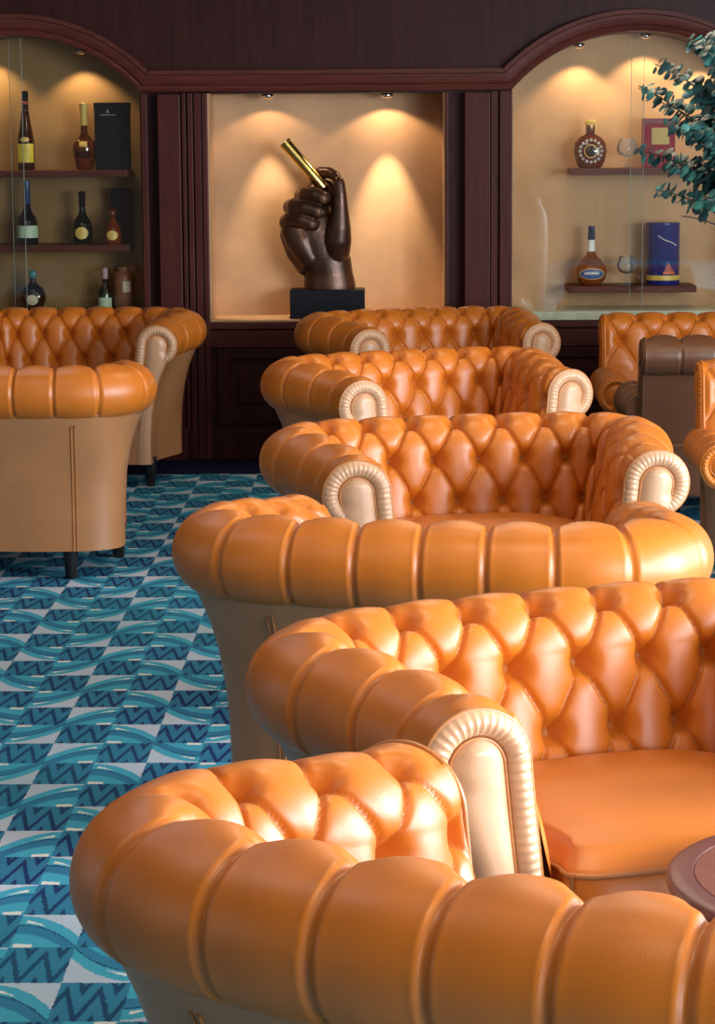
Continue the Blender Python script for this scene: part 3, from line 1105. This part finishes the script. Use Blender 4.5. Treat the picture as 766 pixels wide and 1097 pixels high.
# fingernails
for cx, cy, dep, rx, rz_, yaw in ((254, 537, 150, 20, 24, 0.45), (290, 466, 160, 22, 27, 0.45), (320, 391, 159, 23, 27, 0.4)):
    c = hp(cx, cy, dep)
    rings = []
    for q in np.linspace(0.05, 1, 7):
        rings.append([(c.x + rx * PXM * q * math.cos(f), c.y + 0.006 * q * q + rx * PXM * q * math.cos(f) * yaw * 0.6, c.z + rz_ * PXM * q * math.sin(f)) for f in np.linspace(0, 2 * PI, 24, endpoint=False)])
    mb = MB().grid(rings, close_v=True, flip=True)
    mb.f.append(tuple(range(24)))
    mb.build('fingernail', NAIL, hand, True)
# brass cigar, hollow at the upper end
ca, cb = hp(322, 335, 20), hp(92, 66, 20)
ax = (cb - ca).normalized()
Lc = (cb - ca).length
mcg = MB()
prof = [(0.012, 0), (0.021, 0.006), (0.0255, 0.03), (0.0265, Lc * 0.5), (0.0275, Lc - 0.012), (0.0295, Lc - 0.010), (0.0295, Lc), (0.0235, Lc), (0.0225, Lc - 0.02), (0.002, Lc - 0.02)]
mcg.lathe(prof, 32)
cg = mcg.build('cigar', BRASS, hand, True)
smooth_by_angle(cg, 0.7)
cg.location = ca
cg.rotation_euler = ax.to_track_quat('Z', 'Y').to_euler()
cg['label'] = 'polished brass cigar'


# ------------------------------------------------------------------ bottles and boxes
def bottle(label, x, z, prof, mat, parts=(), y=YW + 0.20, sy=1.0, name='bottle', group='bottles on display'):
    t = thing(name, label, name.replace('_', ' '), (x, y, z), 0, group)
    b = MB().lathe(prof, 32, sy=sy).build('glass_body', mat, t, True)
    smooth_by_angle(b, 0.9)
    for nm, pr, mt in parts:
        smooth_by_angle(MB().lathe(pr, 32, sy=sy).build(nm, mt, t, True), 0.9)
    return t


def front_label(t, x0, x1, z0, z1, rad, mat, sy=1.0, name='label', oval=False, eps=0.0012):
    """a label that follows the round of the bottle on the side towards the room"""
    cx, cz = (x0 + x1) / 2, (z0 + z1) / 2
    m = MB()
    if oval:
        n = 28
        def pt(q, f):
            x = cx + (x1 - x0) / 2 * q * math.cos(f)
            zz = cz + (z1 - z0) / 2 * q * math.sin(f)
            rr = rad(zz) + eps
            return (x, -sy * math.sqrt(max(rr * rr - x * x, 0)) - 0.0006, zz)
        m.grid([[pt(q, f) for f in np.linspace(0, 2 * PI, n, endpoint=False)] for q in np.linspace(0.02, 1, 7)], close_v=True)
        m.f.append(tuple(range(n))[::-1])
    else:
        m.grid([[(x, -sy * math.sqrt(max((rad(zz) + eps) ** 2 - x * x, 0)) - 0.0004, zz) for x in np.linspace(x0, x1, 13)] for zz in np.linspace(z0, z1, 7)], flip=True)
    return m.build(name, mat, t, True)


def rad_of(prof):
    zs, rs = [p[1] for p in prof], [p[0] for p in prof]
    return lambda z: float(np.interp(z, zs, rs))


G_AMBER = liquor('cognac_amber', (0.22, 0.045, 0.012))
G_AMBER2 = liquor('cognac_light', (0.42, 0.11, 0.018))
G_DARK = liquor('dark_green_glass', (0.010, 0.020, 0.015))
G_BROWN = liquor('brown_glass', (0.055, 0.014, 0.008))
G_BLUE = liquor('blue_black_glass', (0.012, 0.018, 0.032))
L_YEL = simple('yellow_label', (0.62, 0.50, 0.05), 0.5)
L_GRN = simple('pale_green_label', (0.50, 0.62, 0.42), 0.5)
L_GLD = simple('gold_label', (0.70, 0.46, 0.10), 0.4)
L_CRM = simple('cream_label', (0.68, 0.58, 0.40), 0.5)
L_BLU = simple('blue_label', (0.05, 0.09, 0.26), 0.4)
L_NVY = simple('navy_tin', (0.012, 0.022, 0.16), 0.25)
L_RED = simple('red_carton', (0.24, 0.008, 0.03), 0.6, spec=0.2)
L_BLK = simple('black_carton', (0.006, 0.007, 0.013), 0.6, spec=0.12)
L_WHT = simple('white_print', (0.7, 0.7, 0.66), 0.5)
CROCK = simple('brown_stoneware', (0.22, 0.085, 0.045), 0.4)
ORNG = simple('orange_print', (0.60, 0.12, 0.02), 0.5)

ST, SM, SB = 1.306, 0.970, SILL_Z
# left cabinet, upper shelf
pr = [(0.036, 0), (0.039, 0.006), (0.039, 0.12), (0.036, 0.15), (0.024, 0.22), (0.016, 0.275), (0.014, 0.325), (0.0135, 0.330)]
t = bottle('tall slim bottle with a bright yellow label on the left cabinet upper shelf', -1.66, ST, pr, G_BROWN,
           (('capsule', [(0.0150, 0.265), (0.0158, 0.268), (0.0155, 0.328), (0.0160, 0.345), (0.0150, 0.357), (0.004, 0.358)], L_BLK), ('neck_band', [(0.0155, 0.296), (0.0166, 0.297), (0.0164, 0.310), (0.0155, 0.311)], simple('red_band', (0.35, 0.05, 0.03), 0.4))))
front_label(t, -0.036, 0.036, 0.035, 0.120, rad_of(pr), L_YEL)
front_label(t, -0.020, 0.020, 0.128, 0.150, rad_of(pr), L_GLD, name='neck_label', oval=True)
pr = [(0.035, 0), (0.038, 0.005), (0.052, 0.070), (0.055, 0.100), (0.050, 0.125), (0.030, 0.145), (0.016, 0.165), (0.0145, 0.250), (0.014, 0.262)]
t = bottle('amber cognac bottle with a long gold neck next to the black carton, upper left shelf', -1.393, ST, pr, G_AMBER,
           (('capsule', [(0.0150, 0.200), (0.0160, 0.202), (0.0155, 0.270), (0.0185, 0.272), (0.0185, 0.300), (0.004, 0.302)], L_GLD),))
front_label(t, -0.034, 0.034, 0.055, 0.085, rad_of(pr), G_BROWN)
front_label(t, -0.018, 0.018, 0.105, 0.128, rad_of(pr), L_GLD, name='neck_label')
cb_ = thing('carton', 'tall black gift carton standing right of the amber bottle on the upper left shelf', 'box', (-1.263, YW + 0.205, ST), 0, 'gift boxes on display')
MB().box(-0.078, 0.078, -0.045, 0.045, 0, 0.296, 0.003).build('box_body', L_BLK, cb_)
MB().box(-0.080, 0.080, -0.047, 0.047, 0.27, 0.302, 0.003).build('lid', L_BLK, cb_)
pm = MB()
for k in range(8):
    pm.box(-0.050 + k * 0.0088, -0.0445 + k * 0.0088, -0.0480, -0.0468, 0.244, 0.2495)
pm.prism([(-0.022, 0.256), (-0.010, 0.256), (-0.013, 0.268), (-0.016, 0.272), (-0.019, 0.268)], -0.0483, -0.0468)
pm.build('print', simple('silver_print', (0.22, 0.22, 0.22), 0.4), cb_)
# left cabinet, middle shelf
pr = [(0.046, 0), (0.049, 0.006), (0.049, 0.085), (0.044, 0.115), (0.024, 0.145), (0.016, 0.165), (0.0145, 0.255)]
t = bottle('dark bottle with a pale green band label on the middle shelf, left cabinet', -1.662, SM, pr, G_BLUE,
           (('capsule', [(0.0150, 0.180), (0.0160, 0.182), (0.0160, 0.270), (0.0165, 0.288), (0.004, 0.290)], simple('blue_capsule', (0.02, 0.05, 0.13), 0.3)),))
front_label(t, -0.0485, 0.0485, 0.030, 0.085, rad_of(pr), L_GRN)
pr = [(0.040, 0), (0.044, 0.006), (0.046, 0.070), (0.038, 0.105), (0.018, 0.135), (0.014, 0.160), (0.0135, 0.215)]
t = bottle('squat dark bottle with a round gold medallion label on the middle shelf', -1.410, SM, pr, G_DARK,
           (('capsule', [(0.0142, 0.165), (0.0150, 0.167), (0.0150, 0.220), (0.0165, 0.222), (0.0165, 0.238), (0.003, 0.240)], L_BLK),))
front_label(t, -0.030, 0.030, 0.022, 0.078, rad_of(pr), L_GLD, oval=True)
cb_ = thing('carton', 'black gift carton behind the small orange bottle on the middle shelf', 'box', (-1.215, YW + 0.270, SM), 0, 'gift boxes on display')
MB().box(-0.068, 0.028, -0.03, 0.03, 0, 0.245, 0.003).build('box_body', L_BLK, cb_)
MB().box(-0.070, 0.030, -0.032, 0.032, 0.215, 0.250, 0.003).build('lid', L_BLK, cb_)
pr = [(0.033, 0), (0.038, 0.004), (0.038, 0.050), (0.030, 0.085), (0.014, 0.108), (0.012, 0.125)]
t = bottle('small orange-red flask with a yellow label in front of the black carton', -1.268, SM, pr, liquor('orange_liquor', (0.40, 0.06, 0.015)),
           (('stopper', [(0.013, 0.120), (0.016, 0.124), (0.017, 0.150), (0.010, 0.160), (0.002, 0.161)], G_AMBER),), y=YW + 0.175)
front_label(t, -0.026, 0.026, 0.018, 0.062, rad_of(pr), L_GLD, oval=True)
# left cabinet, bottom
pr = [(0.028, 0), (0.040, 0.006), (0.057, 0.045), (0.060, 0.065), (0.050, 0.100), (0.026, 0.120), (0.015, 0.130), (0.0135, 0.155)]
t = bottle('round bulbous decanter-like bottle at the foot of the left cabinet', -1.645, SB, pr, G_BROWN,
           (('stopper', [(0.014, 0.150), (0.017, 0.152), (0.017, 0.180), (0.012, 0.184), (0.002, 0.185)], simple('teal_stopper', (0.06, 0.22, 0.22), 0.3)),), sy=0.6)
front_label(t, -0.027, 0.027, 0.028, 0.075, rad_of(pr), L_CRM, sy=0.6, oval=True)
pr = [(0.029, 0), (0.032, 0.005), (0.032, 0.078), (0.026, 0.100), (0.013, 0.120), (0.012, 0.185)]
t = bottle('small dark bottle with a green and cream label at the foot of the left cabinet', -1.312, SB, pr, G_DARK,
           (('capsule', [(0.0125, 0.145), (0.0135, 0.147), (0.0135, 0.195), (0.003, 0.197)], simple('pink_capsule', (0.45, 0.32, 0.33), 0.4)),))
front_label(t, -0.030, 0.030, 0.012, 0.060, rad_of(pr), L_GRN)
pr = [(0.040, 0), (0.045, 0.006), (0.045, 0.150), (0.040, 0.170), (0.030, 0.178), (0.030, 0.188), (0.034, 0.190), (0.034, 0.200), (0.003, 0.202)]
t = bottle('brown stoneware jar with a cream label in the corner of the left cabinet', -1.226, SB, pr, CROCK, (), name='jar', group='jars on display')
front_label(t, 0.0, 0.034, 0.085, 0.135, rad_of(pr), L_CRM)

# right cabinet, upper shelf
SU, SL = 1.298, 0.768
pr = [(0.040, 0), (0.052, 0.004), (0.066, 0.030), (0.0755, 0.075), (0.070, 0.115), (0.050, 0.140), (0.024, 0.152), (0.018, 0.160), (0.017, 0.180)]
t = bottle('round dark amber bottle with a ring of glass beads and gold stopper, upper right shelf', 0.912, SU, pr, G_AMBER,
           (('collar', [(0.0175, 0.158), (0.021, 0.160), (0.020, 0.195), (0.012, 0.197)], simple('copper_collar', (0.30, 0.13, 0.07), 0.3, 0.8)),
            ('stopper', [(0.020, 0.193), (0.0265, 0.197), (0.0265, 0.209), (0.022, 0.216), (0.003, 0.217)], L_GLD)), sy=0.5)
rf = rad_of(pr)
front_label(t, -0.030, 0.030, 0.046, 0.108, rf, L_GLD, sy=0.5, oval=True, name='medallion')
front_label(t, -0.026, 0.026, 0.050, 0.104, rf, G_BROWN, sy=0.5, oval=True, name='medallion_centre', eps=0.004)
bd = MB()
for k in range(16):
    f = 2 * PI * k / 16
    x, zz = 0.049 * math.cos(f), 0.077 + 0.049 * math.sin(f)
    rr = rf(zz)
    yy = -0.5 * math.sqrt(max(rr * rr - x * x, 0)) if rr > abs(x) else 0
    rings = [[(x + 0.0085 * math.sin(th) * math.cos(q), yy + 0.006 * math.sin(th) * math.sin(q), zz + 0.0085 * math.cos(th)) for q in np.linspace(0, 2 * PI, 10, endpoint=False)] for th in np.linspace(0.05, PI - 0.05, 7)]
    bd.grid(rings, close_v=True)
bd.build('glass_beads', simple('bead_glass', (0.45, 0.42, 0.40), 0.08, 0.3, coat=0.8), t, True)
rc = thing('carton', 'crimson gift carton with a yellow panel half hidden by the eucalyptus', 'box', (1.222, YW + 0.21, SU), 0, 'gift boxes on display')
MB().box(-0.072, 0.072, -0.045, 0.045, 0, 0.218, 0.003).build('box_body', L_RED, rc)
MB().box(-0.035, 0.045, -0.0470, -0.0455, 0.105, 0.180).build('label', simple('mustard_label', (0.45, 0.33, 0.08), 0.5), rc)
MB().box(-0.073, 0.073, -0.046, 0.046, 0.196, 0.222, 0.003).build('lid', simple('maroon_lid', (0.16, 0.012, 0.02), 0.45), rc)
# right cabinet, lower shelf
pr = [(0.034, 0), (0.048, 0.004), (0.066, 0.030), (0.0735, 0.058), (0.068, 0.085), (0.048, 0.112), (0.026, 0.134), (0.0165, 0.155), (0.014, 0.175), (0.0135, 0.190)]
t = bottle('pear-shaped amber brandy bottle with a blue oval label on the lower right shelf', 0.920, SL, pr, G_AMBER2,
           (('capsule', [(0.0150, 0.205), (0.0165, 0.207), (0.0150, 0.262), (0.0165, 0.263), (0.0160, 0.269), (0.003, 0.270)], simple('navy_capsule', (0.02, 0.03, 0.08), 0.35)),
            ('neck_label', [(0.0140, 0.150), (0.0175, 0.152), (0.0150, 0.208), (0.012, 0.209)], L_WHT)), sy=0.8)
rf = rad_of(pr)
front_label(t, -0.058, 0.058, 0.026, 0.078, rf, L_GLD, sy=0.8, oval=True, name='label_border')
front_label(t, -0.055, 0.055, 0.029, 0.075, rf, L_BLU, sy=0.8, oval=True, eps=0.0026)
pm = MB()
for k in range(9):
    x0 = -0.034 + k * 0.0076
    hh = (0.010, 0.012, 0.010, 0.011, 0.010, 0.012, 0.011, 0.010, 0.010)[k]
    yy = -0.8 * math.sqrt(rf(0.052) ** 2 - x0 * x0) - 0.005
    pm.box(x0, x0 + 0.005, yy, yy + 0.002, 0.050, 0.050 + hh)
pm.build('lettering', L_WHT, t)

pr = [(0.0745, 0), (0.0765, 0.003), (0.0765, 0.262), (0.0775, 0.264), (0.0775, 0.280), (0.074, 0.283), (0.003, 0.284)]
t = thing('gift_tin', 'tall navy blue cylinder tin with a gold band on the lower right shelf', 'tin', (1.247, YW + 0.20, SL))
smooth_by_angle(MB().lathe(pr, 48).build('tin_body', L_NVY, t, True), 0.6)
rf = lambda z: 0.0765
front_label(t, -0.0755, 0.0755, 0.022, 0.044, rf, L_GLD, name='gold_band')
front_label(t, -0.006, 0.048, 0.050, 0.062, rf, ORNG, name='ship_emblem')
m = MB()
for q in range(6):
    x0, x1 = 0.0 + q * 0.003, 0.042 - q * 0.0045
    z0 = 0.062 + q * 0.007
    m.grid([[(x, -math.sqrt(0.0778 ** 2 - x * x), zz) for x in np.linspace(x0, max(x1, x0 + 0.003), 6)] for zz in (z0, z0 + 0.0072)], flip=True)
m.build('emblem_sail', simple('rust_print', (0.35, 0.06, 0.04), 0.5), t)
m = MB()
m.tube([(-0.03, -math.sqrt(0.0785 ** 2 - 0.03 ** 2), 0.225), (0.0, -0.0782, 0.205), (0.03, -math.sqrt(0.0785 ** 2 - 0.03 ** 2), 0.195), (0.055, -math.sqrt(0.0785 ** 2 - 0.055 ** 2), 0.180)], 0.0022, 6)
m.build('print', L_WHT, t, True)


def snifter(label, x, z):
    g = thing('brandy_glass', label, 'glass', (x, YW + 0.17, z), 0, 'brandy glasses on display')
    MB().lathe([(0.012, 0.052), (0.034, 0.060), (0.045, 0.078), (0.046, 0.090), (0.038, 0.115), (0.0335, 0.132), (0.0325, 0.132), (0.037, 0.114), (0.0445, 0.090), (0.043, 0.079), (0.033, 0.062), (0.008, 0.055)], 32).build('bowl', CRYSTAL, g, True)
    MB().lathe([(0.006, 0.004), (0.004, 0.02), (0.004, 0.040), (0.010, 0.054)], 16).build('stem', CRYSTAL, g, True)
    MB().lathe([(0.036, 0.0), (0.036, 0.002), (0.012, 0.005), (0.005, 0.008)], 28).build('foot', CRYSTAL, g, True)


snifter('empty brandy glass on the upper right shelf beside the beaded bottle', 1.075, SU)
snifter('empty brandy glass on the lower right shelf beside the blue tin', 1.080, SL)

# ------------------------------------------------------------------ eucalyptus
EX, EY = 0.945, 5.60
euc = thing('eucalyptus_plant', 'bushy blue-green eucalyptus branches reaching into the photo at upper right', 'plant', (EX, EY, 0))
POT = simple('grey_vase', (0.10, 0.10, 0.11), 0.4)
smooth_by_angle(MB().lathe([(0.10, 0), (0.12, 0.01), (0.11, 0.30), (0.13, 0.75), (0.12, 0.90), (0.08, 0.98), (0.085, 1.02), (0.078, 1.02), (0.07, 0.95), (0.01, 0.94)], 40).build('vase', POT, euc, True), 0.8)


def leaf_mat():
    m, nt, b = new_mat('eucalyptus_leaf')
    n = noise(22.0, 2)
    n2 = noise(45.0, 1)
    c = ramp(n, ((0.30, (0.008, 0.040, 0.042)), (0.50, (0.025, 0.105, 0.105)), (0.64, (0.10, 0.40, 0.36))))
    c2 = mixc(X(ramp(n2, ((0.5, (0, 0, 0)), (0.7, (1, 1, 1))))) * 0.5, c, (0.05, 0.085, 0.13))
    nt.links.new(c2, b.inputs['Base Color'])
    b.inputs['Roughness'].default_value = 0.42
    b.inputs['Specular IOR Level'].default_value = 0.6
    return m


LEAF = leaf_mat()
STEM = simple('eucalyptus_stem', (0.06, 0.045, 0.035), 0.6)
rng = random.Random(11)
fol = MB()


def leaf(c, nrm, tip, size):
    nrm = nrm.normalized()
    t = (tip - nrm * tip.dot(nrm)).normalized()
    s = nrm.cross(t)
    pts = [c + t * 0.0]
    n = 10
    vs = [c + t * size * 0.5 + nrm * size * 0.06]
    for k in range(n):
        f = 2 * PI * k / n
        x, y = math.cos(f) * 0.5 + 0.5, math.sin(f) * 0.46
        vs.append(c + t * size * x + s * size * y + nrm * size * (-0.10 * abs(y) * 2 - 0.12 * x * x + 0.05))
    fol.add(vs, [(0, 1 + k, 1 + (k + 1) % n) for k in range(n)])


ends = []
TIPS = [(-0.40, 0.0, 1.585), (-0.37, -0.05, 1.63), (-0.40, 0.05, 1.445), (-0.365, -0.03, 1.36), (-0.30, 0.02, 1.30), (-0.26, 0.0, 1.67), (-0.345, 0.06, 1.55), (-0.35, -0.08, 1.50),
        (-0.30, 0.10, 1.40), (-0.26, -0.10, 1.34), (-0.20, 0.0, 1.30), (-0.22, 0.0, 1.69), (-0.27, -0.06, 1.58), (-0.345, 0.0, 1.415), (-0.16, 0.0, 1.72), (-0.20, 0.03, 1.27)]
TIPS += [(-0.29 + 0.27 * rng.random(), rng.uniform(-0.15, 0.15), rng.uniform(1.32, 1.70)) for _ in range(75)]
TIPS += [(-0.24 + 0.20 * rng.random(), rng.uniform(-0.16, 0.16), rng.uniform(1.36, 1.68)) for _ in range(70)]
for (dx, dy, z) in TIPS:
    a0 = Vector((rng.uniform(-0.03, 0.03), rng.uniform(-0.03, 0.03), 0.93))
    e = Vector((dx, dy, z))
    mid = Vector((dx * 0.35, dy * 0.3, 0.93 + (z - 0.93) * 0.78 + rng.uniform(0.0, 0.10)))
    pts = []
    for t in np.linspace(0, 1, 22):
        pts.append(a0 * (1 - t) ** 2 + mid * 2 * t * (1 - t) + e * t * t + Vector((0, 0, -0.02 * t * t)))
    MB().tube(pts, [0.004 - 0.0028 * i / 21 for i in range(22)], 6).build('stem', STEM, euc, True)
    tot = sum((pts[i + 1] - pts[i]).length for i in range(21))
    nl = int(tot / 0.018)
    for i in range(nl):
        t = 0.42 + 0.58 * i / nl
        q = t * 21
        j = min(20, int(q))
        p = pts[j].lerp(pts[j + 1], q - j)
        if p.z < 1.285 - 0.10 * (p.x + 0.15):
            continue
        d = (pts[j + 1] - pts[j]).normalized()
        ang = i * 1.35 + rng.uniform(-0.4, 0.4)
        ref = Vector((0, 0, 1)) if abs(d.z) < 0.8 else Vector((1, 0, 0))
        sa = d.cross(ref).normalized()
        sb = d.cross(sa)
        for s in (0, PI):
            out = (sa * math.cos(ang + s) + sb * math.sin(ang + s))
            nn = d * 0.75 + Vector((rng.uniform(-0.5, 0.5), rng.uniform(-0.6, 0.2), rng.uniform(-0.2, 0.7)))
            size = (0.042 - 0.022 * max(0, (t - 0.55) / 0.45)) * rng.uniform(0.8, 1.2)
            leaf(p + out * 0.004, nn, out + d * 0.35, size)
fol.build('foliage', LEAF, euc, True)
